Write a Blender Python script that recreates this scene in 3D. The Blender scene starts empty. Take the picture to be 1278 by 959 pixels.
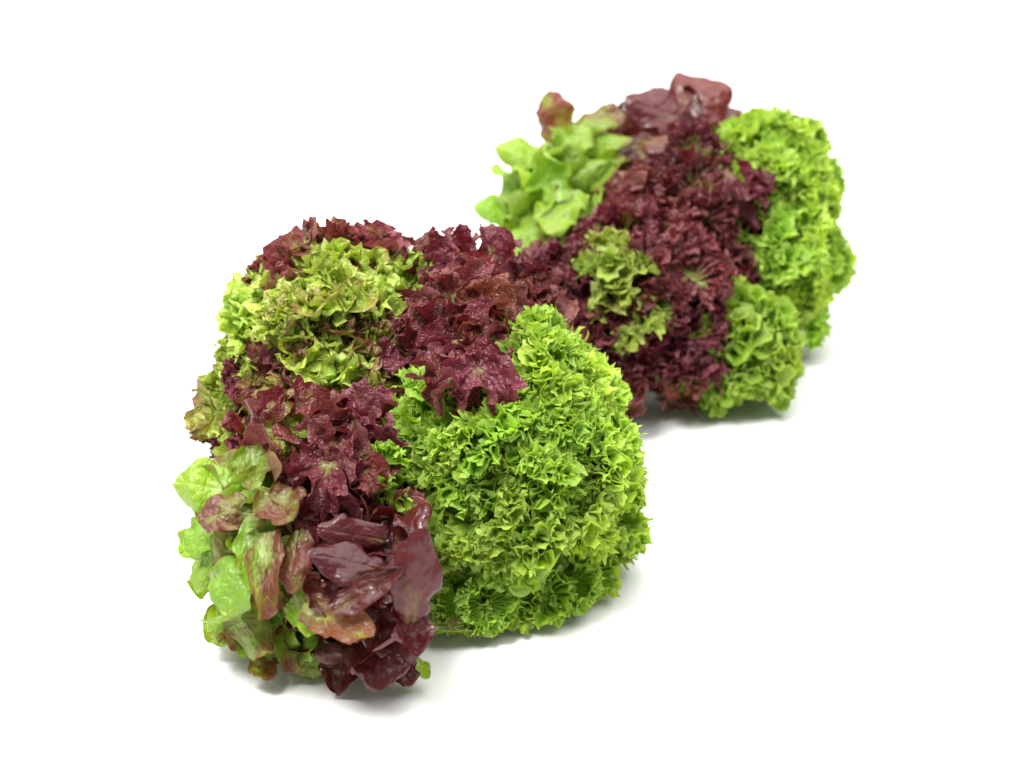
import bpy, math, random
import numpy as np
from mathutils import Vector, Matrix, noise as mnoise

# ------------------------------------------------------------------ camera, light, exposure
scene = bpy.context.scene
col = scene.collection
W_PX, H_PX, F_PX = 1278.0, 959.0, 2000.0
CAM_H, PITCH = 0.49, math.radians(24.0)

cam_data = bpy.data.cameras.new('camera')
cam = bpy.data.objects.new('camera', cam_data)
col.objects.link(cam)
cam.location = (0, 0, CAM_H)
cam.rotation_euler = (math.radians(90) - PITCH, 0, 0)
cam_data.sensor_width = 36.0
cam_data.lens = 36.0 * F_PX / W_PX
cam_data.clip_start = 0.02
cam_data.clip_end = 200
cam_data.dof.use_dof = True
cam_data.dof.focus_distance = 0.87
cam_data.dof.aperture_fstop = 6.8
scene.camera = cam

world = bpy.data.worlds.new('World')
scene.world = world
world.use_nodes = True
bg = world.node_tree.nodes['Background']
bg.inputs['Color'].default_value = (1.0, 1.0, 1.0, 1)
bg.inputs['Strength'].default_value = 0.34

def area_lamp(name, loc, target, size, power, colour=(1, 1, 1)):
    d = bpy.data.lights.new(name, 'AREA')
    d.shape = 'RECTANGLE'
    d.size, d.size_y = size
    d.energy = power
    d.color = colour
    o = bpy.data.objects.new(name, d)
    col.objects.link(o)
    o.location = loc
    o.rotation_euler = (Vector(target) - Vector(loc)).to_track_quat('-Z', 'Y').to_euler()
    return o

area_lamp('overhead_softbox', (0.0, 1.35, 1.9), (0, 1.35, 0), (3.6, 3.2), 145, (1.0, 0.995, 0.985))
area_lamp('key_softbox', (-0.45, 0.25, 1.45), (0, 0.95, 0.05), (0.40, 0.40), 25, (1.0, 0.985, 0.96))

scene.view_settings.view_transform = 'Standard'
scene.view_settings.look = 'None'
scene.view_settings.exposure = 0.0
scene.view_settings.gamma = 1.0
scene.view_settings.use_curve_mapping = False
scene.render.engine = 'CYCLES'
scene.cycles.max_bounces = 5
scene.cycles.diffuse_bounces = 3
scene.cycles.transmission_bounces = 4

# ------------------------------------------------------------------ pixel helpers
FWD = Vector((0, math.cos(PITCH), -math.sin(PITCH)))
UPV = Vector((0, math.sin(PITCH), math.cos(PITCH)))
RGT = Vector((1, 0, 0))
EYE = Vector((0, 0, CAM_H))

def ray(px, py):
    return (FWD + RGT * ((px - W_PX / 2) / F_PX) - UPV * ((py - H_PX / 2) / F_PX)).normalized()

def at_height(px, py, z):
    d = ray(px, py)
    return EYE + d * ((z - CAM_H) / d.z)

def to_px(p):
    q = p - EYE
    d = q.dot(FWD)
    return W_PX / 2 + F_PX * q.dot(RGT) / d, H_PX / 2 - F_PX * q.dot(UPV) / d, d

# ------------------------------------------------------------------ materials
def mat_new(name):
    m = bpy.data.materials.new(name)
    m.use_nodes = True
    nt = m.node_tree
    nt.nodes.clear()
    return m, nt, nt.nodes, nt.links

def ground_material():
    m, nt, N, L = mat_new('white_paper_sweep')
    out = N.new('ShaderNodeOutputMaterial')
    p = N.new('ShaderNodeBsdfPrincipled')
    tc = N.new('ShaderNodeTexCoord')
    n = N.new('ShaderNodeTexNoise')
    n.inputs['Scale'].default_value = 900
    b = N.new('ShaderNodeBump')
    b.inputs['Strength'].default_value = 0.04
    b.inputs['Distance'].default_value = 0.0004
    L.new(tc.outputs['Object'], n.inputs['Vector'])
    L.new(n.outputs['Fac'], b.inputs['Height'])
    L.new(b.outputs['Normal'], p.inputs['Normal'])
    p.inputs['Base Color'].default_value = (0.90, 0.90, 0.895, 1)
    p.inputs['Roughness'].default_value = 0.75
    p.inputs['Specular IOR Level'].default_value = 0.25
    L.new(p.outputs[0], out.inputs[0])
    return m

def leaf_material(name, rib, inner, mid, rim, red, red_dark, under_mix, rough, spec, blister, blister_scale, transl, red_start, coat=0.0, solid=False, patchy=False):
    """colour runs from the rib out to the margin (attribute v); the object's colour red channel = how far the
    anthocyanin has spread over that leaf, green channel = lightness of the leaf"""
    m, nt, N, L = mat_new(name)
    def node(t, **k):
        n = N.new(t)
        for a, b in k.items(): setattr(n, a, b)
        return n
    def math_(op, a, b=None, c=None, clamp=False):
        n = node('ShaderNodeMath', operation=op, use_clamp=clamp)
        for i, s in enumerate((a, b, c)):
            if s is None: continue
            if isinstance(s, (int, float)): n.inputs[i].default_value = s
            else: L.new(s, n.inputs[i])
        return n.outputs[0]
    def mix(fac, a, b, blend='MIX'):
        n = node('ShaderNodeMix', data_type='RGBA', blend_type=blend)
        for s, i in ((fac, 0), (a, 6), (b, 7)):
            if isinstance(s, (int, float)): n.inputs[i].default_value = s
            elif isinstance(s, tuple): n.inputs[i].default_value = (*s, 1)
            else: L.new(s, n.inputs[i])
        return n.outputs[2]
    out = node('ShaderNodeOutputMaterial')
    info = node('ShaderNodeObjectInfo')
    sep = node('ShaderNodeSeparateColor'); L.new(info.outputs['Color'], sep.inputs[0])
    redness, light = sep.outputs[0], sep.outputs[1]
    av = node('ShaderNodeAttribute', attribute_name='v')
    aq = node('ShaderNodeAttribute', attribute_name='flat')     # flat leaf coordinates in cm
    geo = node('ShaderNodeNewGeometry')
    off = node('ShaderNodeVectorMath', operation='SCALE'); off.inputs['Scale'].default_value = 40
    cmb = node('ShaderNodeCombineXYZ'); L.new(info.outputs['Random'], cmb.inputs[0]); L.new(info.outputs['Random'], cmb.inputs[2])
    L.new(cmb.outputs[0], off.inputs[0])
    add = node('ShaderNodeVectorMath', operation='ADD'); L.new(aq.outputs['Vector'], add.inputs[0]); L.new(off.outputs[0], add.inputs[1])
    if solid:                                                   # strongly frilled blades: pattern runs through the leaf's own space
        tco = node('ShaderNodeTexCoord'); sc = node('ShaderNodeVectorMath', operation='SCALE'); sc.inputs['Scale'].default_value = 100
        L.new(tco.outputs['Object'], sc.inputs[0]); L.new(sc.outputs[0], add.inputs[0])
    q = add.outputs[0]
    nz = node('ShaderNodeTexNoise'); nz.inputs['Scale'].default_value = 0.33 if patchy else 0.55; nz.inputs['Detail'].default_value = 2 if patchy else 4; nz.inputs['Roughness'].default_value = 0.6
    L.new(q, nz.inputs['Vector'])
    nf = node('ShaderNodeTexNoise'); nf.inputs['Scale'].default_value = 5.0; nf.inputs['Detail'].default_value = 3
    L.new(q, nf.inputs['Vector'])
    vor = node('ShaderNodeTexVoronoi', feature='DISTANCE_TO_EDGE'); vor.inputs['Scale'].default_value = blister_scale
    L.new(q, vor.inputs['Vector'])
    vorf = node('ShaderNodeTexVoronoi', feature='SMOOTH_F1'); vorf.inputs['Scale'].default_value = blister_scale
    vorf.inputs['Smoothness'].default_value = 0.6
    L.new(q, vorf.inputs['Vector'])
    v = av.outputs['Fac']
    vn = math_('ADD', v, math_('MULTIPLY', math_('SUBTRACT', nz.outputs['Fac'], 0.5), 0.35))
    ramp = node('ShaderNodeValToRGB')
    cr = ramp.color_ramp
    cr.elements[0].position = 0.02; cr.elements[0].color = (*rib, 1)
    cr.elements[1].position = 1.0; cr.elements[1].color = (*rim, 1)
    e = cr.elements.new(0.22); e.color = (*inner, 1)
    e = cr.elements.new(0.72); e.color = (*mid, 1)
    L.new(vn, ramp.inputs[0])
    green = mix(math_('MULTIPLY', math_('SUBTRACT', nf.outputs['Fac'], 0.35), 0.5, clamp=True), ramp.outputs[0], mid)
    # veins slightly paler
    vein = math_('SUBTRACT', 1.0, math_('MULTIPLY', vor.outputs['Distance'], 9.0, clamp=True))
    sq = node('ShaderNodeSeparateXYZ'); L.new(aq.outputs['Vector'], sq.inputs[0])
    ax = math_('ABSOLUTE', sq.outputs[0])
    lat = math_('SUBTRACT', sq.outputs[1], math_('MULTIPLY', ax, 0.75))
    lat = math_('ADD', math_('MULTIPLY', lat, 1.25), math_('MULTIPLY', nz.outputs['Fac'], 1.6))
    lat = math_('ABSOLUTE', math_('SUBTRACT', math_('FRACT', lat), 0.5))
    latv = math_('SUBTRACT', 1.0, math_('MULTIPLY', lat, 9.0, clamp=True))
    midv = math_('SUBTRACT', 1.0, math_('MULTIPLY', ax, 5.5, clamp=True))
    vein = math_('MAXIMUM', math_('MULTIPLY', vein, 0.55), math_('MAXIMUM', math_('MULTIPLY', latv, 0.0 if solid else 0.6), midv))
    green = mix(math_('MULTIPLY', vein, 0.22), green, rib)
    # red pigment
    vr = math_('ADD', math_('MULTIPLY', v, 0.45), 0.28) if patchy else v
    rr = math_('ADD', math_('ADD', vr, math_('MULTIPLY', math_('SUBTRACT', nz.outputs['Fac'], 0.5), 2.3 if patchy else 1.1)),
               math_('MULTIPLY', math_('SUBTRACT', nf.outputs['Fac'], 0.5), 0.35))
    thr = math_('SUBTRACT', 1.45, math_('MULTIPLY', redness, 1.75))
    amt = math_('MULTIPLY', math_('SUBTRACT', rr, thr), 1.3 if patchy else 1.9, clamp=True)
    redc = mix(math_('MULTIPLY', math_('ADD', nf.outputs['Fac'], -0.25), 1.5, clamp=True), red_dark, red)
    vary = math_('FRACT', math_('MULTIPLY', info.outputs['Random'], 7.31))
    redc = mix(math_('MULTIPLY', vary, 0.55), redc, mix(math_('FRACT', math_('MULTIPLY', info.outputs['Random'], 3.17)), (red[0] * 1.0, red[1] * 1.3, red[2] * 1.9), (red[0] * 1.15, red[1] * 2.2, red[2] * 0.9)))
    amt2 = math_('MULTIPLY', amt, math_('SUBTRACT', 1.0, math_('MULTIPLY', vein, red_start)))
    colr = mix(amt2, green, redc)
    # underside: paler and duller
    under = mix(0.5, colr, mix(amt2, (0.34, 0.46, 0.14), (0.30, 0.13, 0.13)))
    colr = mix(math_('MULTIPLY', geo.outputs['Backfacing'], under_mix), colr, under)
    hsv = node('ShaderNodeHueSaturation')
    L.new(colr, hsv.inputs['Color'])
    L.new(math_('ADD', 0.4, math_('MULTIPLY', light, 1.2)), hsv.inputs['Value'])
    L.new(math_('ADD', 0.489, math_('MULTIPLY', info.outputs['Random'], 0.02)), hsv.inputs['Hue'])
    colr = hsv.outputs[0]
    # relief: blisters between the veins, fine grain
    h = math_('ADD', math_('MULTIPLY', math_('SMOOTH_MIN', vor.outputs['Distance'], 0.25, 0.2), 1.0), math_('MULTIPLY', nf.outputs['Fac'], 0.12))
    h = math_('SUBTRACT', h, math_('MULTIPLY', vein, 0.14))
    bump = node('ShaderNodeBump'); bump.inputs['Strength'].default_value = blister; bump.inputs['Distance'].default_value = 0.004
    L.new(h, bump.inputs['Height'])
    p = node('ShaderNodeBsdfPrincipled')
    L.new(colr, p.inputs['Base Color'])
    L.new(bump.outputs['Normal'], p.inputs['Normal'])
    rg = math_('ADD', rough - 0.08, math_('MULTIPLY', nf.outputs['Fac'], 0.18))
    L.new(math_('ADD', rg, math_('MULTIPLY', geo.outputs['Backfacing'], 0.15)), p.inputs['Roughness'])
    p.inputs['Specular IOR Level'].default_value = spec
    p.inputs['Coat Weight'].default_value = coat
    p.inputs['Coat Roughness'].default_value = 0.14
    t = node('ShaderNodeBsdfTranslucent')
    tc = node('ShaderNodeHueSaturation'); tc.inputs['Saturation'].default_value = 1.12; tc.inputs['Value'].default_value = 1.25
    L.new(colr, tc.inputs['Color']); L.new(tc.outputs[0], t.inputs['Color'])
    ms = node('ShaderNodeMixShader')
    ms.inputs[0].default_value = transl
    L.new(p.outputs[0], ms.inputs[1]); L.new(t.outputs[0], ms.inputs[2])
    L.new(ms.outputs[0], out.inputs[0])
    return m

RED, RED_D = (0.155, 0.020, 0.032), (0.062, 0.009, 0.016)
MAT = {
    'frisee': leaf_material('curly_green_leaf', (0.46, 0.60, 0.20), (0.165, 0.32, 0.014), (0.215, 0.39, 0.017), (0.45, 0.62, 0.10),
                            RED, RED_D, 0.35, 0.42, 0.32, 0.25, 2.2, 0.42, 0.2, solid=True),
    'lollo': leaf_material('frilly_red_leaf', (0.50, 0.62, 0.24), (0.28, 0.45, 0.045), (0.28, 0.41, 0.04), (0.38, 0.46, 0.08),
                           (0.205, 0.027, 0.040), (0.085, 0.010, 0.017), 0.45, 0.25, 0.42, 0.5, 2.0, 0.30, 0.10, 0.06, solid=True),
    'butter_green': leaf_material('smooth_green_leaf', (0.50, 0.62, 0.24), (0.23, 0.39, 0.034), (0.21, 0.36, 0.024), (0.27, 0.38, 0.04),
                                  (0.21, 0.065, 0.035), (0.14, 0.035, 0.022), 0.4, 0.36, 0.45, 0.5, 0.85, 0.34, 0.15, 0.16, patchy=True),
    'butter_red': leaf_material('smooth_red_leaf', (0.20, 0.13, 0.05), (0.17, 0.16, 0.03), (0.17, 0.15, 0.03), (0.18, 0.10, 0.03),
                                (0.098, 0.011, 0.011), (0.036, 0.004, 0.006), 0.5, 0.34, 0.22, 0.35, 0.75, 0.20, 0.06, 0.40),
}

# ------------------------------------------------------------------ leaf growth (margin grows faster than the middle, so it buckles into frills)
def smooth_noise(n, rng, k):
    a = rng.normal(size=k + 3)
    x = np.linspace(0, k, n); i = np.minimum(x.astype(int), k - 1); f = x - i
    f = f * f * (3 - 2 * f)
    return a[i] * (1 - f) + a[i + 1] * f

def grow(nu, nv, half_deg, Lm, asp, A, p, waves, iters, bend, cup, seed, ripple=0.03, backroll=0.0, ecc=0.0):
    rng = np.random.default_rng(seed)
    u = np.linspace(-1, 1, nu); v = np.linspace(0.04, 1, nv)
    th = (u * math.radians(half_deg))[:, None]
    lobe = 1 + 0.08 * smooth_noise(nu, rng, 9)[:, None] + 0.07 * ecc * smooth_noise(nu, rng, 5)[:, None]
    R = Lm * lobe * (1 - 0.35 * ecc + ecc * np.cos(th))
    V = v[None, :]
    X = V * R * np.sin(th); Y = V * R * np.cos(th) * asp
    flat = np.stack([X, Y, np.zeros_like(X)], -1)
    ph = np.cumsum(1 + 0.5 * smooth_noise(nu, rng, waves * 2)); ph = ph / ph[-1] * waves * 2 * math.pi
    Z = (ripple * V ** 2) * np.sin(ph)[:, None] * Lm + cup * Lm * V ** 2 + rng.normal(size=X.shape) * 0.004 * Lm * V
    Z = Z - backroll * Lm * np.maximum(V - 0.55, 0) ** 2
    P = np.stack([X, Y, Z], -1)
    ln = lambda a: np.sqrt((a * a).sum(-1))
    au0 = ln(flat[1:] - flat[:-1]); ar = ln(flat[:, 1:] - flat[:, :-1])
    au2 = ln(flat[2:] - flat[:-2]); au4 = ln(flat[4:] - flat[:-4])
    gvar = 1 + 0.25 * smooth_noise(nu, rng, 12)
    g = 1 + A * V ** p * gvar[:, None]
    gu = 0.5 * (g[1:] + g[:-1])
    cnt = np.zeros(P.shape[:2])
    def acc(D, sa, sb, rest, w, only_push=False):
        d = P[sb] - P[sa]; l = ln(d) + 1e-9
        e = (l - rest) / l
        if only_push: e = np.minimum(e, 0)
        c = (0.5 * w) * e[..., None] * d
        D[sa] += c; D[sb] -= c
    s = slice
    A_, B_ = (s(0, -1), s(None)), (s(1, None), s(None))
    C_, D_ = (s(None), s(0, -1)), (s(None), s(1, None))
    E1, E2 = (s(0, -1), s(0, -1)), (s(1, None), s(1, None))
    G1, G2 = (s(1, None), s(0, -1)), (s(0, -1), s(1, None))
    U1, U2 = (s(0, -2), s(None)), (s(2, None), s(None))
    U41, U42 = (s(0, -4), s(None)), (s(4, None), s(None))
    V1, V2 = (s(None), s(0, -2)), (s(None), s(2, None))
    pin = P[:, 0].copy()
    for it in range(iters):
        t = min(1.0, (it + 1) / (0.7 * iters))
        au = au0 * (1 + (gu - 1) * t)
        sh = np.sqrt((0.5 * (au[:, 1:] + au[:, :-1])) ** 2 + (0.5 * (ar[1:] + ar[:-1])) ** 2)
        D = np.zeros_like(P)
        acc(D, A_, B_, au, 0.45); acc(D, C_, D_, ar, 0.45)
        acc(D, E1, E2, sh, 0.15); acc(D, G1, G2, sh, 0.15)
        gt = 1 + (g - 1) * t
        acc(D, U1, U2, au2 * gt[1:-1] * .995, bend, True)
        acc(D, U41, U42, au4 * gt[2:-2] * 0.88, bend * 0.7, True)
        acc(D, V1, V2, ar[:, 1:] + ar[:, :-1], bend * 1.2, True)
        P += D
        P[:, 0] = pin
    return P, flat, u, v

def upsample(P, fu, fv):
    def cat(P, f, axis):
        P = np.moveaxis(P, axis, 0); n = P.shape[0]
        x = np.linspace(0, n - 1, (n - 1) * f + 1); i = np.minimum(x.astype(int), n - 2); t = (x - i).reshape(-1, *([1] * (P.ndim - 1)))
        p0 = P[np.maximum(i - 1, 0)]; p1 = P[i]; p2 = P[i + 1]; p3 = P[np.minimum(i + 2, n - 1)]
        r = 0.5 * ((2 * p1) + (-p0 + p2) * t + (2 * p0 - 5 * p1 + 4 * p2 - p3) * t * t + (-p0 + 3 * p1 - 3 * p2 + p3) * t ** 3)
        return np.moveaxis(r, 0, axis)
    return cat(cat(P, fu, 0), fv, 1)

def leaf_mesh(name, mat, nu, nv, half_deg, Lm, asp, A, p, waves, iters, bend, cup, seed, fu=2, fv=1, tooth=0.0, tooth_len=0.0045,
              blister=0.0, blister_size=0.011, petiole=0.05, ripple=0.03, backroll=0.0, curl=0.0, fold=0.0, ecc=0.0, lobing=0.0, chaos=0.0, chaos_size=.01):
    P, flat, u, v = grow(nu, nv, half_deg, Lm, asp, A, p, waves, iters, bend, cup, seed, ripple, backroll, ecc)
    P = upsample(P, fu, fv); flat = upsample(flat, fu, fv)
    nU, nV = P.shape[:2]
    V = np.linspace(v[0], 1, nV)
    rng = np.random.default_rng(seed + 77)
    if tooth > 0:
        e = P[1:, -1] - P[:-1, -1]; s = np.concatenate([[0], np.cumsum(np.sqrt((e * e).sum(-1)))])
        d = P[:, -1] - P[:, -3]; d /= np.sqrt((d * d).sum(-1))[:, None] + 1e-9
        nn = np.cross(np.gradient(P[:, -1], axis=0), d); nn /= np.sqrt((nn * nn).sum(-1))[:, None] + 1e-9
        for amp0, step, v0, twist, sharp in ((tooth * lobing, tooth_len * 3.1, .45, .9, .8), (tooth, tooth_len, .80, .7, 1.3)):
            if amp0 == 0: continue
            ts = [0.0]
            while ts[-1] < s[-1]: ts.append(ts[-1] + step * (0.5 + 1.0 * rng.random()))
            ts = np.array(ts); amp = amp0 * (0.2 + 1.2 * rng.random(len(ts))); tw = rng.normal(size=len(ts)) * twist
            k = np.clip(np.searchsorted(ts, s, 'right') - 1, 0, len(ts) - 2)
            f = (s - ts[k]) / (ts[k + 1] - ts[k])
            tri = np.where(f < 0.55, f / 0.55, (1 - f) / 0.45) ** sharp
            w = np.clip((V - v0) / (1 - v0), 0, 1) ** 1.6
            mv = d * (tri * amp[k] - 0.4 * amp0)[:, None] + nn * (tri * amp[k] * tw[k])[:, None]
            P = P + mv[:, None, :] * w[None, :, None]
    if chaos > 0:                                  # frills crumple against each other
        w = np.clip((V - .25) / .75, 0, 1)
        for i in range(nU):
            for j in range(nV):
                if w[j] > 0:
                    q = P[i, j] / chaos_size
                    a = mnoise.noise_vector((q[0] + seed, q[1], q[2])); b = mnoise.noise_vector((q[0] * 2.3, q[1] * 2.3 + seed, q[2] * 2.3))
                    P[i, j] += (np.array(a) + .5 * np.array(b)) * (chaos * w[j])
    if fold:                                       # fold along the midrib
        a = np.abs(P[..., 0]); P[..., 2] += fold * a
    if blister > 0:                                # puckered blade between the veins
        du = np.gradient(P, axis=0); dv = np.gradient(P, axis=1)
        n = np.cross(du, dv); n /= np.sqrt((n * n).sum(-1))[..., None] + 1e-12
        so = seed * 3.17
        h = np.empty(P.shape[:2])
        for i in range(nU):
            for j in range(nV):
                q = flat[i, j] / blister_size
                h[i, j] = 0.6 * abs(mnoise.noise((q[0], q[1], so))) * 2 + 0.35 * mnoise.noise((q[0] * 2.1, q[1] * 2.1, so + 5)) + 0.8 * mnoise.noise((q[0] * .35, q[1] * .35, so + 9))
        edge = np.clip((V - .12) / 0.35, 0, 1) * (1 - 0.5 * np.clip((V - 0.85) / 0.15, 0, 1))
        P = P + n * (h * edge[None, :] * blister)[..., None] * np.sign(n[..., 2:3].mean() + 1e-9)
    if curl:                                       # tip bends back (negative) or forward (positive)
        y = P[..., 1] + Lm * 0.4; k = curl / Lm
        ang = k * np.maximum(y, 0); z = P[..., 2].copy()
        yy = np.where(y > 0, np.sin(ang) / k - z * np.sin(ang), y); zz = np.where(y > 0, (1 - np.cos(ang)) / k + z * np.cos(ang), z)
        P[..., 1] = yy - Lm * 0.4; P[..., 2] = zz
    verts = P.reshape(-1, 3)
    idx = np.arange(nU * nV).reshape(nU, nV)
    faces = np.stack([idx[:-1, :-1], idx[1:, :-1], idx[1:, 1:], idx[:-1, 1:]], -1).reshape(-1, 4)
    vv = np.tile(V, nU); fl = flat.reshape(-1, 3) * 100
    # midrib and petiole: a tapering half-round stalk from the blade down to the heart
    py = np.linspace(-petiole, Lm * 0.55 * asp, 9); sv, sf = [], []
    ci = np.argmin(np.abs(u)) * fu
    for a, y in enumerate(py):
        t = a / 8; w = Lm * (0.075 * (1 - t) ** 0.8 + 0.010); hgt = w * 0.45
        if y > 0.1 * Lm * asp:
            jj = int(np.clip((y / (Lm * asp * (1 + .65 * ecc)) - 0.1) / 0.9 * (nV - 1), 0, nV - 1)); c = P[ci, jj]
        else:
            b0 = P[ci, 0]; t0 = max(0., -y) / petiole; c = np.array([0, y * .45 - .0 if y < 0 else y, b0[2] - petiole * .9 * t0 ** 1.2])
        for b in range(6):
            an = math.pi * 2 * b / 6
            sv.append((c[0] + math.cos(an) * w, c[1], c[2] + math.sin(an) * hgt - hgt * 0.75))
    base = len(verts)
    for a in range(8):
        for b in range(6):
            sf.append((base + a * 6 + b, base + a * 6 + (b + 1) % 6, base + (a + 1) * 6 + (b + 1) % 6, base + (a + 1) * 6 + b))
    me = bpy.data.meshes.new(name)
    allv = np.concatenate([verts, np.array(sv)])
    allf = faces.tolist() + sf
    me.from_pydata(allv.tolist(), [], allf)
    at = me.attributes.new('v', 'FLOAT', 'POINT')
    at.data.foreach_set('value', np.concatenate([vv, np.full(len(sv), 0.05)]).astype(np.float32))
    af = me.attributes.new('flat', 'FLOAT_VECTOR', 'POINT')
    af.data.foreach_set('vector', np.concatenate([fl, np.array(sv) * 100]).astype(np.float32).ravel())
    me.polygons.foreach_set('use_smooth', np.ones(len(me.polygons), bool))
    me.materials.append(mat)
    me.update()
    return me

def broad_leaf(name, mat, Wd, ratio, bend, cross, roll, ruffle, waves, twist, seed, blister=.0016, cell=.011, sbend=0.0):
    """a broad smooth leaf: spine bent along its length, blade arched across it, margins rolled and waved, blade puckered between veins"""
    rng = np.random.default_rng(seed)
    nu, nv = 45, 57
    bend, cross = bend * 1.35, cross * 1.25
    u = np.linspace(-1, 1, nu); v = np.linspace(0, 1, nv)
    Lm = 2 * Wd * ratio
    al = bend * (v - .5) + sbend * np.sin(v * math.pi * 2) + .25 * smooth_noise(nv, rng, 4) * abs(bend) ** .5
    dv = Lm / (nv - 1)
    cy = np.concatenate([[0], np.cumsum(np.cos(al[:-1]) * dv)]); cz = np.concatenate([[0], np.cumsum(np.sin(al[:-1]) * dv)])
    m = nv // 2
    cy -= cy[m]; cz -= cz[m]
    w = Wd * (0.62 + 0.38 * np.sin(np.clip(v / .55, 0, 1) * math.pi / 2)) * np.clip(1 - np.clip((v - .45) / .55, 0, 1) ** 2.0, 0, 1) ** .5
    wl = w * (1 + .10 * smooth_noise(nv, rng, 7)); wr = w * (1 + .10 * smooth_noise(nv, rng, 7))
    wl[-1] = wr[-1] = Wd * .12
    P = np.zeros((nu, nv, 3)); F = np.zeros((nu, nv, 3))
    c = nu // 2
    edge_l, edge_r = smooth_noise(nv, rng, 6), smooth_noise(nv, rng, 6)
    ph = rng.random() * 6
    cr = cross * (1 + .5 * smooth_noise(nv, rng, 4))
    for j in range(nv):
        for sgn in (-1, 1):
            ww = (wl if sgn < 0 else wr)[j]; en = (edge_l if sgn < 0 else edge_r)[j]
            x = z = 0.0
            for k in range(1, c + 1):
                t = k / c
                a = cr[j] * t + (roll * (1 + .7 * en)) * max(0, t - .62) / .38
                x += math.cos(a) * ww / c; z += math.sin(a) * ww / c
                zz = z + ruffle * Wd * t ** 2.5 * (math.sin(waves * 6.283 * v[j] + ph + 1.7 * sgn) + .7 * en)
                tw = twist * (v[j] - .5)
                xx = sgn * x
                P[c + sgn * k, j] = (xx * math.cos(tw) - zz * math.sin(tw), 0, xx * math.sin(tw) + zz * math.cos(tw))
                F[c + sgn * k, j] = (sgn * ww * t, 0, 0)
    ca, sa = np.cos(al), np.sin(al)
    zl = P[..., 2].copy()
    P[..., 1] = cy[None] - zl * sa[None]; P[..., 2] = cz[None] + zl * ca[None]
    F[..., 1] = (v * Lm)[None]
    du = np.gradient(P, axis=0); dvv = np.gradient(P, axis=1)
    n = np.cross(du, dvv); n /= np.sqrt((n * n).sum(-1))[..., None] + 1e-12
    so = seed * 1.37
    pts = rng.random((int(2 * Wd * Lm / cell ** 2 * 1.6) + 8, 2)) * [2.4 * Wd, 1.1 * Lm] - [1.2 * Wd, .05 * Lm]
    d = np.sqrt(((F[..., None, :2] - pts[None, None]) ** 2).sum(-1))
    d.sort(axis=-1)
    puck = np.clip((d[..., 1] - d[..., 0]) / cell, 0, 1)
    puck = puck * (2 - puck)
    for _ in range(2):
        puck[1:-1, 1:-1] = .5 * puck[1:-1, 1:-1] + .125 * (puck[2:, 1:-1] + puck[:-2, 1:-1] + puck[1:-1, 2:] + puck[1:-1, :-2])
    low = np.array([[mnoise.noise((F[a, b, 0] / .022, F[a, b, 1] / .022, so)) for b in range(nv)] for a in range(nu)])
    U = np.abs(u)[:, None]
    groove = np.exp(-(U / .09) ** 2) * (1 - v)[None]
    h = blister * puck * (1 - .7 * U ** 3) + blister * 2.2 * low - blister * 1.2 * groove
    P = P + n * h[..., None]
    idx = np.arange(nu * nv).reshape(nu, nv)
    faces = np.stack([idx[:-1, :-1], idx[1:, :-1], idx[1:, 1:], idx[:-1, 1:]], -1).reshape(-1, 4)
    me = bpy.data.meshes.new(name)
    me.from_pydata(P.reshape(-1, 3).tolist(), [], faces.tolist())
    ev = np.maximum(np.abs(u)[:, None] ** 1.4, (v ** 1.6)[None]) * np.ones((nu, nv))
    at = me.attributes.new('v', 'FLOAT', 'POINT'); at.data.foreach_set('value', ev.astype(np.float32).ravel())
    af = me.attributes.new('flat', 'FLOAT_VECTOR', 'POINT'); af.data.foreach_set('vector', (F * 100).astype(np.float32).ravel())
    me.polygons.foreach_set('use_smooth', np.ones(len(me.polygons), bool))
    me.materials.append(mat)
    me.update()
    return me

#SPLIT

# ------------------------------------------------------------------ the white surface
gm = bpy.data.meshes.new('ground')
gm.from_pydata([(-30, -30, 0), (30, -30, 0), (30, 30, 0), (-30, 30, 0)], [], [(0, 1, 2, 3)])
gm.materials.append(ground_material())
ground = bpy.data.objects.new('ground', gm)
col.objects.link(ground)
ground['kind'] = 'structure'
ground['label'] = 'seamless white surface under the two lettuce bunches'

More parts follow.
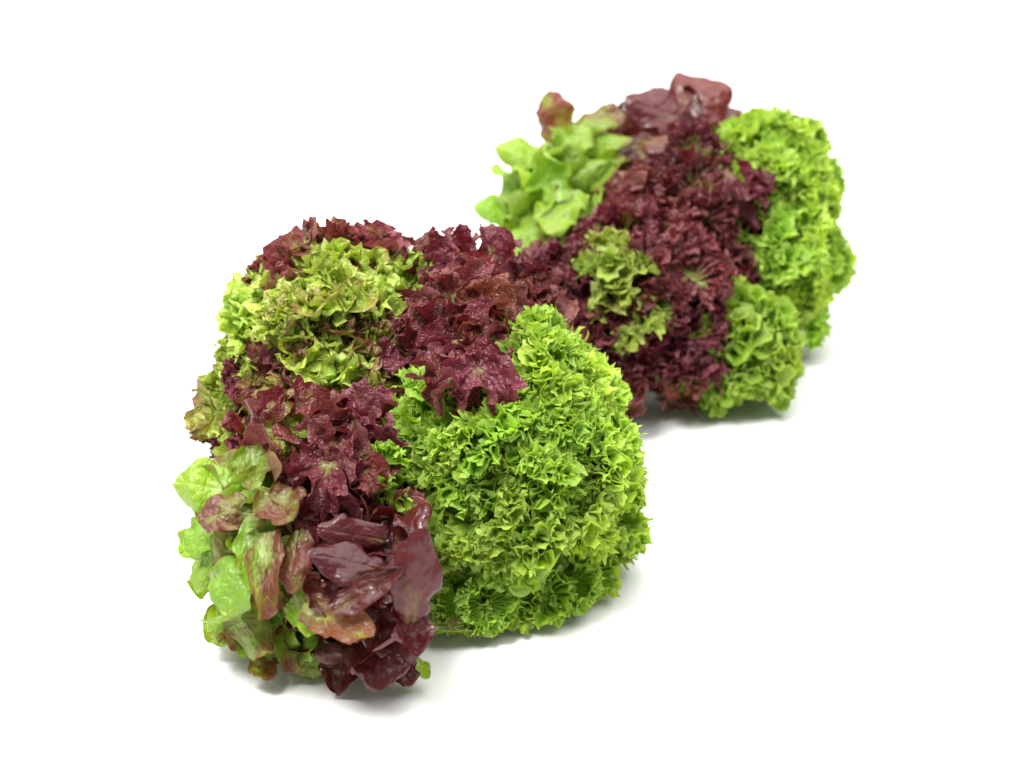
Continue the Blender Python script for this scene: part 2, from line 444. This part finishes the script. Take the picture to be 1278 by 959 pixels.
# ------------------------------------------------------------------ leaf kinds: a few grown blades of each, shared by the copies
M = MAT
PROTO = {
    'curly': [leaf_mesh('curly_leaf', M['frisee'], 300, 13, 150, .034, 1, 6.5 + k % 3, 2.2, 22 + 3 * k, 240, .025, (.2, .6, .9, .4, .1)[k], 10 + k,
                        fu=4, fv=2, tooth=.0038, tooth_len=.0044, lobing=1.3, chaos=.0050, chaos_size=.0095, petiole=.016, ripple=.10) for k in range(5)],
    'oak': [leaf_mesh('curled_leaf', M['frisee'], 170, 13, 150, .034, 1, 4.2 + .6 * k, 2.2, 12 + 2 * k, 240, .05, (.3, .6, .1)[k], 20 + k,
                      fu=3, fv=2, tooth=.0014, tooth_len=.006, lobing=2.0, chaos=.005, chaos_size=.010, petiole=.016, ripple=.10) for k in range(3)],
    'lollo': [leaf_mesh('frilly_leaf', M['lollo'], 200, 13, 150, .040, 1, 4.0 + .8 * (k % 3), 2.4, 14 + 2 * k, 260, .05, (.2, .5, .7, .1, .4)[k], 30 + k,
                        fu=3, fv=2, tooth=.0042, tooth_len=.0056, lobing=1.2, chaos=.0065, chaos_size=.010, blister=.0012, petiole=.02, ripple=.09, ecc=.25) for k in range(5)],
    'wavy': [leaf_mesh('wavy_leaf', M['lollo'], 84, 12, 178, .040, 1.0, 1.7 + .5 * (k % 3), 2.2, 6 + k, 260, .12, .25, 50 + k,
                       fu=4, fv=3, tooth=.0014, tooth_len=.006, chaos=.007, chaos_size=.016, blister=.0030, blister_size=.010, petiole=.02, ripple=.08, ecc=.4) for k in range(4)],
    # convex, spoon, gutter, drooping, hooded, wavy
    'green': [broad_leaf('smooth_leaf', M['butter_green'], .030, (1.25, 1.2, 1.3, 1.2, 1.1, 1.15)[k], (-.7, .6, -.5, -1.5, 1.7, -.4)[k], (-.5, .6, 1.15, -.4, .8, .2)[k],
                         (-.5, .4, -.6, -.3, .6, -.3)[k], (.08, .08, .10, .14, .10, .22)[k], (2, 2, 2, 2.5, 2, 3)[k], (.2, -.3, .5, -.4, .3, .4)[k], 70 + k, blister=.0017, cell=.009) for k in range(6)],
    'red': [broad_leaf('smooth_leaf', M['butter_red'], .030, (1.25, 1.15, 1.3, 1.2, 1.1, 1.15)[k], (-.6, .6, -.5, -1.4, 1.8, -.4)[k], (-.7, .5, 1.1, -.5, .9, .2)[k],
                       (-.5, .5, -.8, -.4, .7, -.4)[k], (.04, .07, .08, .10, .08, .16)[k], (1.5, 2, 1.5, 2, 1.5, 2.5)[k], (.1, -.3, .5, -.3, .3, .4)[k], 90 + k, blister=.0017, cell=.012) for k in range(6)],
}
RAD = {'curly': .034, 'oak': .034, 'lollo': .040, 'wavy': .040, 'green': .030, 'red': .030}
CEN = {'curly': 0, 'oak': 0, 'lollo': .2, 'wavy': .35, 'green': 0, 'red': 0}      # blade centre above the blade's foot, in radii
rnd = random.Random(5)

HEADS = {}
class Head:
    """one lettuce head of a bunch: an ellipsoid lobe that its leaves are set on"""
    def __init__(self, bunch, name, label, px, py, z, r, mat):
        self.c = at_height(px, py, z)
        self.r = Vector(r)
        self.bunch = bunch
        HEADS.setdefault(bunch.name, []).append(self)
        # its heart: a crumpled inner mass of folded leaves
        nu, nv = 40, 20
        vs, fs, fl = [], [], []
        for j in range(nv + 1):
            ph = math.pi * j / nv
            for i in range(nu):
                th = 2 * math.pi * i / nu
                d = Vector((math.sin(ph) * math.cos(th), math.sin(ph) * math.sin(th), math.cos(ph)))
                k = 0.60 + 0.10 * mnoise.noise(d * 3 + self.c * 30) + 0.07 * mnoise.noise(d * 9 + self.c * 50)
                p = Vector((d.x * r[0], d.y * r[1], d.z * r[2])) * k + self.c
                p.z = max(p.z, 0.004)
                vs.append(p - bunch.location); fl.append(p * 100)
        for j in range(nv):
            for i in range(nu):
                fs.append((j * nu + i, (j + 1) * nu + i, (j + 1) * nu + (i + 1) % nu, j * nu + (i + 1) % nu))
        me = bpy.data.meshes.new(name)
        me.from_pydata([tuple(p) for p in vs], [], fs)
        a = me.attributes.new('v', 'FLOAT', 'POINT'); a.data.foreach_set('value', np.full(len(vs), .7, np.float32))
        a = me.attributes.new('flat', 'FLOAT_VECTOR', 'POINT'); a.data.foreach_set('vector', np.array([tuple(p) for p in fl], np.float32).ravel())
        me.polygons.foreach_set('use_smooth', np.ones(len(fs), bool))
        me.materials.append(M[mat])
        self.o = bpy.data.objects.new(name, me)
        col.objects.link(self.o)
        self.o.parent = bunch
        self.o['label'] = label
        self.o.color = (0.5 if mat in ('lollo', 'butter_red') else 0.0, 0.25, 0, 1)

    def inside(self, p):
        q = p - self.c
        return (q.x / self.r.x) ** 2 + (q.y / self.r.y) ** 2 + (q.z / self.r.z) ** 2

    def normal(self, p):
        q = p - self.c
        return Vector((q.x / self.r.x ** 2, q.y / self.r.y ** 2, q.z / self.r.z ** 2)).normalized()

    def hit(self, px, py):
        d = ray(px, py); s = Vector((1 / self.r.x, 1 / self.r.y, 1 / self.r.z))
        o_ = (EYE - self.c) * s; e = d * s
        a, b, c = e.dot(e), o_.dot(e), o_.dot(o_) - 1
        disc = b * b - a * c
        t = (-b - math.sqrt(disc)) / a if disc > 0 else -b / a
        return EYE + d * t, t, disc > 0

def surface(head, px, py):
    """the outermost head surface of the bunch in that direction"""
    hits = [h.hit(px, py) for h in HEADS[head.bunch.name]]
    hits = [(t, p) for p, t, ok in hits if ok]
    return min(hits, key=lambda q: q[0])[1] if hits else head.hit(px, py)[0]

def put(head, kind, p, y, z, scale, redness=0., light=.5, k=None):
    me = PROTO[kind][rnd.randrange(len(PROTO[kind])) if k is None else k]
    o = bpy.data.objects.new('leaf', me)
    col.objects.link(o)
    y = y.normalized(); z = (z - y * z.dot(y)).normalized(); x = y.cross(z)
    sx, sy, sz = scale if isinstance(scale, tuple) else (scale,) * 3
    m = Matrix((x * sx, y * sy, z * sz)).transposed().to_4x4()
    m.translation = p - head.bunch.location
    o.parent = head.o
    o.matrix_basis = m
    o.color = (redness, light, 0, 1)
    return o

def leaf(head, kind, px, py, size, tip=0, face=(0, 0), push=0.0, redness=0., light=.5, k=None, asp=1.0, z=None, length=None, lift=.35):
    """a leaf whose blade is centred in the direction (px, py), on the head's surface; size = its width in photo pixels there"""
    p = surface(head, px, py) if z is None else at_height(px, py, z)
    depth = (p - EYE).dot(FWD)
    p = p - ray(px, py) * push
    s = size / F_PX * depth / (2 * RAD[kind])
    if length: asp = length / size / {'green': (1.25, 1.2, 1.3, 1.2, 1.1, 1.15), 'red': (1.25, 1.15, 1.3, 1.2, 1.1, 1.15)}[kind][k]
    f = (-FWD + RGT * face[0] + UPV * face[1]).normalized()
    t = math.radians(tip)
    y = UPV * math.cos(t) + RGT * math.sin(t)
    y = y - f * y.dot(f)
    p.z = max(p.z, 0.012)
    y.normalize()
    if kind not in ('curly', 'oak'):                       # the foot of the leaf goes down between its neighbours
        y, f = y + f * lift, f - y * lift
        y.normalize()
    return put(head, kind, p - y * (CEN[kind] * RAD[kind] * s * asp), y, f, (s, s * asp, s), redness, light, k)

def fill(head, others, kind, n, size, lean=0.25, sink=0.7, redness=(0, 0), light=(.45, .55), zmin=-0.75, skip=None, seed=1, bulge=.22, deep=.6):
    """leaves all round a head, growing out of its heart, margins at its surface"""
    r = random.Random(seed)
    ga = math.pi * (3 - math.sqrt(5))
    for i in range(n):
        zz = 1 - (i + .5) / n * (1 - zmin)
        a = i * ga + r.uniform(-.25, .25)
        q = math.sqrt(max(0, 1 - zz * zz))
        if zz < 0: q = (1 - zz ** 4) ** .5            # full skirt down to the surface
        d = Vector((q * math.cos(a), q * math.sin(a), zz))
        d *= 1 + bulge * (.6 * mnoise.noise(d * 2.2 + head.c * 40) + .8 * mnoise.noise(d * 5 + head.c * 70))
        p = head.c + Vector((d.x * head.r.x, d.y * head.r.y, d.z * head.r.z))
        if any(h.inside(p) < deep for h in others): continue
        if p.z < 0.014: p.z = 0.014
        nrm = head.normal(p)
        if skip and skip(*to_px(p)[:2]): continue
        if nrm.dot(EYE - p) < -0.5 * (EYE - p).length: continue      # far side, never in view
        jit = Vector((r.uniform(-1, 1), r.uniform(-1, 1), r.uniform(-1, 1)))
        y = (nrm + jit * lean).normalized()
        s = size * r.uniform(.7, 1.3)
        R = RAD[kind] * s * r.uniform(.3, 1.25)
        z = Vector((r.uniform(-1, 1), r.uniform(-1, 1), r.uniform(-1, 1) + .8))
        p2 = p - y * R * (sink + CEN[kind])
        if p2.z < R * .35: p2.z = R * .35
        rr = redness(*to_px(p)[:2], r) if callable(redness) else r.uniform(*redness)
        put(head, kind, p2, y, z, s, rr, r.uniform(*light))

def bunch(label, px, py):
    o = bpy.data.objects.new('mixed_lettuce', None)
    col.objects.link(o)
    o.location = at_height(px, py, 0)
    o.empty_display_size = .05
    o['label'] = label
    o['category'] = 'lettuce'
    o['group'] = 'mixed lettuce bunches on the white surface'
    bpy.context.view_layer.update()
    return o

# ================================================================== front bunch
FB = bunch('lettuce bunch with glossy dark maroon leaves low down and a wide lime green curly dome', 500, 740)
F1 = Head(FB, 'curly_green_head', 'bright lime green finely curled head', 632, 566, .074, (.059, .074, .065), 'frisee')
F2 = Head(FB, 'frilly_red_tipped_head', 'light green frilly head with red tips', 422, 495, .080, (.055, .06, .078), 'lollo')
F3 = Head(FB, 'frilly_maroon_head', 'dark maroon wavy head', 588, 440, .105, (.046, .05, .052), 'lollo')
F4 = Head(FB, 'wavy_maroon_head', 'glossy maroon wavy head', 428, 600, .082, (.030, .034, .036), 'lollo')
F5 = Head(FB, 'smooth_green_head', 'green smooth-leaved head with bronze edges', 338, 700, .052, (.034, .045, .046), 'butter_green')
F6 = Head(FB, 'smooth_maroon_head', 'glossy dark maroon smooth-leaved head', 468, 735, .050, (.036, .040, .038), 'butter_red')
FA = [F1, F2, F3, F4, F5, F6]
oth = lambda h, A: [x for x in A if x is not h]

def red_spots(spots, low, high):
    return lambda x, y, r: r.uniform(*high) if any(math.hypot(x - a, y - b) < c for a, b, c in spots) else r.uniform(*low)

fill(F1, oth(F1, FA), 'curly', 240, .70, lean=.9, sink=.75, light=(.36, .66), seed=11, bulge=.16, skip=lambda x, y: y > 700 or math.hypot((x - 560) / 95, (y - 425) / 75) < 1)
fill(F1, oth(F1, FA), 'oak', 120, .70, lean=.8, sink=.75, light=(.40, .58), seed=17, bulge=.15, skip=lambda x, y: not (y > 690 or x < 500 or y < 430) or math.hypot((x - 560) / 95, (y - 425) / 78) < 1)
F2RED = red_spots(((400, 310, 50), (345, 335, 35), (460, 320, 40), (345, 470, 28), (430, 520, 35), (485, 440, 30), (350, 525, 35), (305, 570, 40)), (.12, .50), (.5, .82))
fill(F2, oth(F2, FA), 'lollo', 110, .80, lean=.8, sink=.75, redness=F2RED, light=(.66, .90), seed=12, skip=lambda x, y: x < 318 and y < 420)
fill(F3, oth(F3, FA), 'wavy', 50, .62, lean=.7, sink=.7, redness=(.7, 1.0), light=(.42, .7), seed=33)
fill(F4, oth(F4, FA), 'wavy', 26, .60, lean=.7, sink=.7, redness=(.65, 1.0), light=(.42, .68), seed=14)
fill(F5, oth(F5, FA), 'green', 60, .62, lean=.6, sink=.9, redness=(.3, .9), light=(.38, .55), seed=15, skip=lambda x, y: x < 268 or y < 585)
fill(F6, oth(F6, FA), 'red', 34, .60, lean=.6, sink=.9, redness=(.85, 1.0), light=(.42, .55), seed=16, skip=lambda x, y: x > 520)

# broad maroon leaves
L6 = lambda *a, **k: leaf(F6, 'red', *a, **{**dict(redness=1.0, light=.5), **k})
L6(488, 655, 80, length=80, tip=-10, face=(-.3, .1), push=.004, k=4, light=.4)
L6(445, 668, 50, length=105, tip=-80, face=(0, .1), push=.012, k=3, light=.55)
L6(440, 702, 58, length=110, tip=-84, face=(0, .7), push=.016, k=0, light=.48)
L6(398, 742, 64, length=75, tip=-30, face=(-.1, .5), push=.014, k=4, light=.52)
L6(460, 738, 50, length=105, tip=60, face=(0, .6), push=.018, k=1, light=.5)
L6(518, 726, 66, length=135, tip=5, face=(.15, .05), push=.026, k=0, light=.48)
L6(512, 785, 55, length=70, tip=170, face=(.4, .1), push=.016, k=2, light=.45)
L6(472, 806, 92, length=112, tip=175, face=(0, .25), z=.034, k=0, light=.55)
L6(426, 834, 54, length=66, tip=192, face=(-.2, .1), z=.016, k=2, light=.55)
L6(500, 830, 44, length=60, tip=160, face=(.4, .1), z=.016, k=5, light=.45)
leaf(F5, 'green', 420, 775, 52, length=112, tip=118, face=(0, .5), push=.020, k=5, light=.48, redness=1.0)
leaf(F5, 'green', 566, 796, 34, length=60, tip=100, face=(.15, 1.5), z=.007, lift=0, k=2, light=.45, redness=.7)
leaf(F5, 'green', 526, 841, 26, length=40, tip=160, face=(.1, 1.2), z=.010, lift=0, k=1, light=.5, redness=.4)
# green leaves with bronze edges
L5 = lambda x, y, w, redness=0., light=.5, **k: leaf(F5, 'green', x, y, w * 1.2, redness=redness + (.22 if redness > .1 else .12), light=light - .06, **k)
L5(255, 607, 66, length=85, tip=-80, face=(-.4, .3), push=.0, k=0, light=.68)
L5(250, 668, 44, length=65, tip=200, face=(-.6, .1), push=-.004, k=5, light=.58)
L5(254, 712, 38, length=60, tip=190, face=(-.6, .1), push=-.004, k=0, light=.62)
L5(285, 638, 52, length=80, tip=-105, face=(-.2, .5), push=.012, k=3, redness=.75, light=.5)
L5(292, 720, 64, length=98, tip=182, face=(-.3, .2), push=.010, k=3, light=.55, redness=.05)
L5(332, 718, 46, length=115, tip=180, face=(.1, .1), push=.016, k=2, redness=.65, light=.5)
L5(366, 700, 44, length=85, tip=175, face=(-.3, .1), push=.016, k=0, redness=.7, light=.5)
L5(312, 700, 40, length=90, tip=178, face=(.4, .1), push=.012, k=1, redness=.2, light=.5)
L5(353, 637, 60, length=76, tip=150, face=(0, .6), push=.014, k=1, redness=.7, light=.5)
L5(316, 588, 46, length=70, tip=172, face=(.1, .3), push=.012, k=1, redness=.4, light=.5)
L5(336, 567, 34, length=44, tip=-10, face=(0, .4), push=.014, k=4, redness=.95, light=.5)
L5(284, 776, 46, length=66, tip=212, face=(-.2, .1), z=.024, k=5, redness=.15, light=.5)
L5(314, 788, 42, length=70, tip=190, face=(-.2, .0), z=.024, k=2, redness=.2, light=.5)
L5(344, 796, 42, length=66, tip=185, face=(.1, .1), z=.024, k=0, redness=.35, light=.5)
L5(366, 802, 38, length=76, tip=180, face=(-.2, .1), z=.024, k=2, redness=.65, light=.48)
L5(386, 814, 52, length=66, tip=172, face=(.1, .1), z=.018, k=3, redness=.35, light=.48)
L5(388, 766, 48, length=80, tip=140, face=(.1, .5), push=.014, k=5, redness=.2, light=.6)
L5(331, 842, 34, length=46, tip=150, face=(0, 1.2), z=.010, lift=0, k=1, redness=.7, light=.45)
# glossy maroon centre
L4 = lambda *a, **k: leaf(F4, 'wavy', *a, **{**dict(redness=1.0), **k})
L4(405, 592, 95, tip=190, face=(-.1, .35), push=.016, k=0, light=.5)
L4(472, 548, 70, tip=20, face=(.2, .2), push=.012, k=1, light=.55)
L4(458, 592, 50, tip=150, face=(0, .1), push=.016, k=2, light=.6)
L4(395, 525, 75, tip=-60, face=(-.2, .5), push=.014, k=3, light=.65, redness=.8)
L4(425, 625, 70, tip=170, face=(0, .3), push=.012, k=1, light=.5)
L4(365, 550, 65, tip=-100, face=(-.3, .3), push=.010, k=2, light=.55, redness=.8)

# maroon leaves hanging over the green dome, light green frills between them
L3 = lambda *a, **k: leaf(F3, 'wavy', *a, **{**dict(redness=1.0, light=.5), **k})
L3(602, 472, 95, tip=165, face=(.2, .2), push=.030, k=0, light=.55)
L3(560, 478, 95, tip=190, face=(0, .3), push=.032, k=1, light=.52)
L3(615, 425, 85, tip=120, face=(.2, .3), push=.032, k=3, light=.55)
L3(525, 440, 85, tip=200, face=(-.1, .4), push=.026, k=3, light=.5)
L3(580, 430, 95, tip=150, face=(.1, .5), push=.034, k=2, light=.58)
L3(545, 405, 90, tip=-20, face=(0, .4), push=.030, k=1, light=.52)
L3(600, 385, 85, tip=100, face=(.1, .5), push=.032, k=0, light=.58)
L3(570, 365, 80, tip=30, face=(0, .3), push=.026, k=3, light=.52)
L3(480, 485, 70, tip=190, face=(0, .4), push=.020, k=2, light=.6, redness=.68)
L3(480, 530, 70, tip=160, face=(.1, .3), push=.022, k=0, light=.52, redness=.95)
L3(640, 350, 75, tip=60, face=(.3, .2), push=.0, k=3)
L3(672, 362, 55, tip=100, face=(.3, .1), push=.004, k=1)
L3(540, 330, 80, tip=-20, face=(-.1, .2), push=.0, k=2)
L3(568, 300, 52, tip=0, face=(.0, -.2), push=-.02, k=3, light=.6, asp=.8)
L2 = lambda *a, **k: leaf(F2, 'lollo', *a, **{**dict(light=.55), **k})
L2(500, 368, 100, tip=20, face=(.1, .3), push=.006, redness=.12, k=0, light=.62)
L2(478, 440, 80, tip=60, face=(.2, .3), push=.010, redness=.55, k=1)
L2(462, 505, 80, tip=90, face=(.2, .4), push=.010, redness=.42, k=2, light=.62)
L2(425, 490, 75, tip=-30, face=(0, .5), push=.010, redness=.35, k=3)
L2(318, 470, 80, tip=190, face=(-.4, .2), push=.006, redness=.8, k=4)
L2(305, 445, 70, tip=-50, face=(-.6, .1), push=-.008, redness=.15, k=1, light=.62)
L2(283, 490, 65, tip=-80, face=(-.6, .0), push=-.008, redness=.1, k=3, light=.62)
L2(293, 560, 65, tip=-70, face=(-.4, .1), push=.004, redness=.85, k=0)
L2(345, 345, 70, tip=-20, face=(-.2, .1), push=-.004, redness=.8, k=2)
L2(400, 328, 70, tip=0, face=(0, .1), push=-.004, redness=.9, k=4)
L2(450, 330, 70, tip=15, face=(.1, .1), push=-.004, redness=.9, k=1)

# the green dome's skirt on the surface, and looser leaves along its edge
for x, y, t, kk in ((572, 752, 185, 0), (605, 755, 180, 1), (640, 748, 175, 2), (675, 742, 172, 0), (708, 730, 165, 1), (738, 712, 150, 2), (765, 668, 120, 1), (590, 725, 180, 2), (655, 715, 170, 0), (715, 692, 150, 0), (760, 625, 100, 0)):
    leaf(F1, 'oak' if kk != 1 else 'curly', x, y, 78, tip=t, face=(.25, .1), z=.02, light=.47, k=kk)
for x, y, t, kk in ((480, 580, -60, 0), (492, 612, -90, 1), (500, 560, -30, 2)):
    leaf(F1, 'oak', x, y, 60, tip=t, face=(-.2, .3), push=.012, light=.62, k=kk)

# ================================================================== back bunch
BB = bunch('mixed lettuce bunch crowned by large red leaves, with dark red frills down its middle', 830, 440)
B1 = Head(BB, 'smooth_green_head', 'light green smooth-leaved head', 700, 285, .088, (.044, .05, .066), 'butter_green')
B2 = Head(BB, 'smooth_red_head', 'large dull red leaves on top', 838, 190, .132, (.055, .05, .042), 'butter_red')
B3 = Head(BB, 'dark_frilly_head', 'dark maroon frilly head', 862, 305, .092, (.052, .055, .062), 'lollo')
B4 = Head(BB, 'frilly_maroon_head', 'maroon frilly head with green patch', 775, 402, .065, (.064, .05, .058), 'lollo')
B5 = Head(BB, 'curly_green_head', 'bright green finely curled head', 948, 300, .085, (.045, .06, .072), 'frisee')
B6 = Head(BB, 'loose_green_head', 'green curled head resting on the surface', 912, 432, .045, (.030, .034, .032), 'frisee')
BA = [B1, B2, B3, B4, B5, B6]
fill(B1, oth(B1, BA), 'green', 80, .70, lean=.7, sink=.9, redness=(0, .3), light=(.5, .68), seed=21)
fill(B2, oth(B2, BA), 'red', 14, 1.0, lean=.5, sink=.9, redness=(.8, 1), light=(.6, .75), seed=22)
fill(B3, oth(B3, BA), 'lollo', 85, .70, lean=.8, redness=(.55, .95), light=(.40, .75), seed=23, bulge=.3)
B4RED = red_spots(((783, 348, 32), (800, 395, 22), (745, 385, 18)), (.55, .95), (.08, .35))
fill(B4, oth(B4, BA), 'lollo', 100, .68, lean=.8, redness=lambda x, y, r: B4RED(x, y, r), light=(.45, .68), seed=24, bulge=.3)
fill(B5, oth(B5, BA), 'curly', 120, .8, lean=.9, light=(.5, .68), seed=25, bulge=.3, deep=.5)
fill(B6, oth(B6, BA), 'oak', 56, .75, lean=.8, light=(.34, .48), seed=26, deep=.4)

LB = lambda h, kind: (lambda *a, **k: leaf(h, kind, *a, **k))
G = LB(B1, 'green')
G(655, 192, 52, length=80, tip=-70, face=(-.3, .5), push=.004, k=0, light=.58)
G(622, 262, 44, length=66, tip=-80, face=(-.3, .2), push=-.004, k=0, light=.65, redness=.15)
G(685, 222, 60, length=80, tip=-20, face=(0, .3), push=.008, k=4, light=.6)
G(700, 262, 60, length=80, tip=200, face=(-.2, .3), push=.010, k=5, light=.62)
G(665, 290, 56, length=80, tip=210, face=(-.3, .2), push=.008, k=3, light=.6)
G(692, 148, 56, length=70, tip=-5, face=(-.1, -.1), push=.0, k=0, light=.7, redness=.85)
G(738, 150, 44, length=90, tip=85, face=(0, .5), push=.006, k=3, light=.6, redness=.8)
G(745, 178, 44, length=90, tip=95, face=(0, .5), push=.012, k=0, light=.55, redness=.5)
G(712, 185, 50, length=70, tip=40, face=(0, .6), push=.010, k=5, light=.55, redness=.4)
G(770, 262, 52, length=90, tip=8, face=(.1, .2), push=.020, k=0, light=.55, redness=.9)
G(750, 215, 46, length=80, tip=60, face=(.1, .4), push=.014, k=2, light=.55, redness=.55)
G(756, 178, 62, length=66, tip=20, face=(0, .2), push=-.006, k=0, light=.5, redness=.75)
G(790, 225, 30, length=70, tip=10, face=(.3, .2), push=.020, k=2, light=.6, redness=.2)
G(680, 322, 50, length=76, tip=100, face=(-.2, .2), push=.0, k=5, light=.5, redness=.4)
R = LB(B2, 'red')
R(866, 130, 92, length=100, tip=60, face=(.1, .4), push=.004, k=0, redness=1, light=.95)
R(828, 140, 74, length=100, tip=-75, face=(-.1, .4), push=.010, k=0, redness=1, light=1.0)
R(905, 150, 62, length=95, tip=150, face=(.4, .3), push=.010, k=0, redness=1, light=.95)
R(790, 160, 48, length=110, tip=-80, face=(0, .5), push=.012, k=3, redness=.95, light=1.0)
R(850, 175, 52, length=130, tip=110, face=(.1, .5), push=.020, k=3, redness=1, light=.95)
R(795, 190, 60, length=80, tip=-120, face=(0, .4), push=.018, k=1, redness=.9, light=.8)
R(895, 195, 50, length=80, tip=150, face=(.2, .4), push=.020, k=2, redness=1, light=.85)
R(928, 245, 36, length=90, tip=160, face=(.5, .1), push=.020, k=0, redness=1, light=.65)
P4 = LB(B4, 'lollo')
P4(700, 330, 70, tip=-30, face=(-.2, .2), push=.01, k=2, redness=.9, light=.55)
P4(690, 375, 65, tip=-60, face=(-.2, .2), push=.004, k=3, redness=.9, light=.6)
O6 = LB(B6, 'oak')
O6(900, 415, 60, tip=-20, face=(0, .4), push=.01, k=0, light=.62)
O6(955, 468, 56, tip=140, face=(.2, .1), push=.0, k=1, light=.45)
O6(905, 474, 56, tip=190, face=(0, .1), push=.0, k=2, light=.42)
C5 = LB(B5, 'curly')
C5(1020, 228, 70, tip=80, face=(.3, .1), push=-.01, k=0, light=.55)
C5(1000, 182, 70, tip=40, face=(.2, .1), push=-.01, k=1, light=.55)
C5(1028, 330, 70, tip=95, face=(.3, .1), push=-.005, k=3, light=.58)
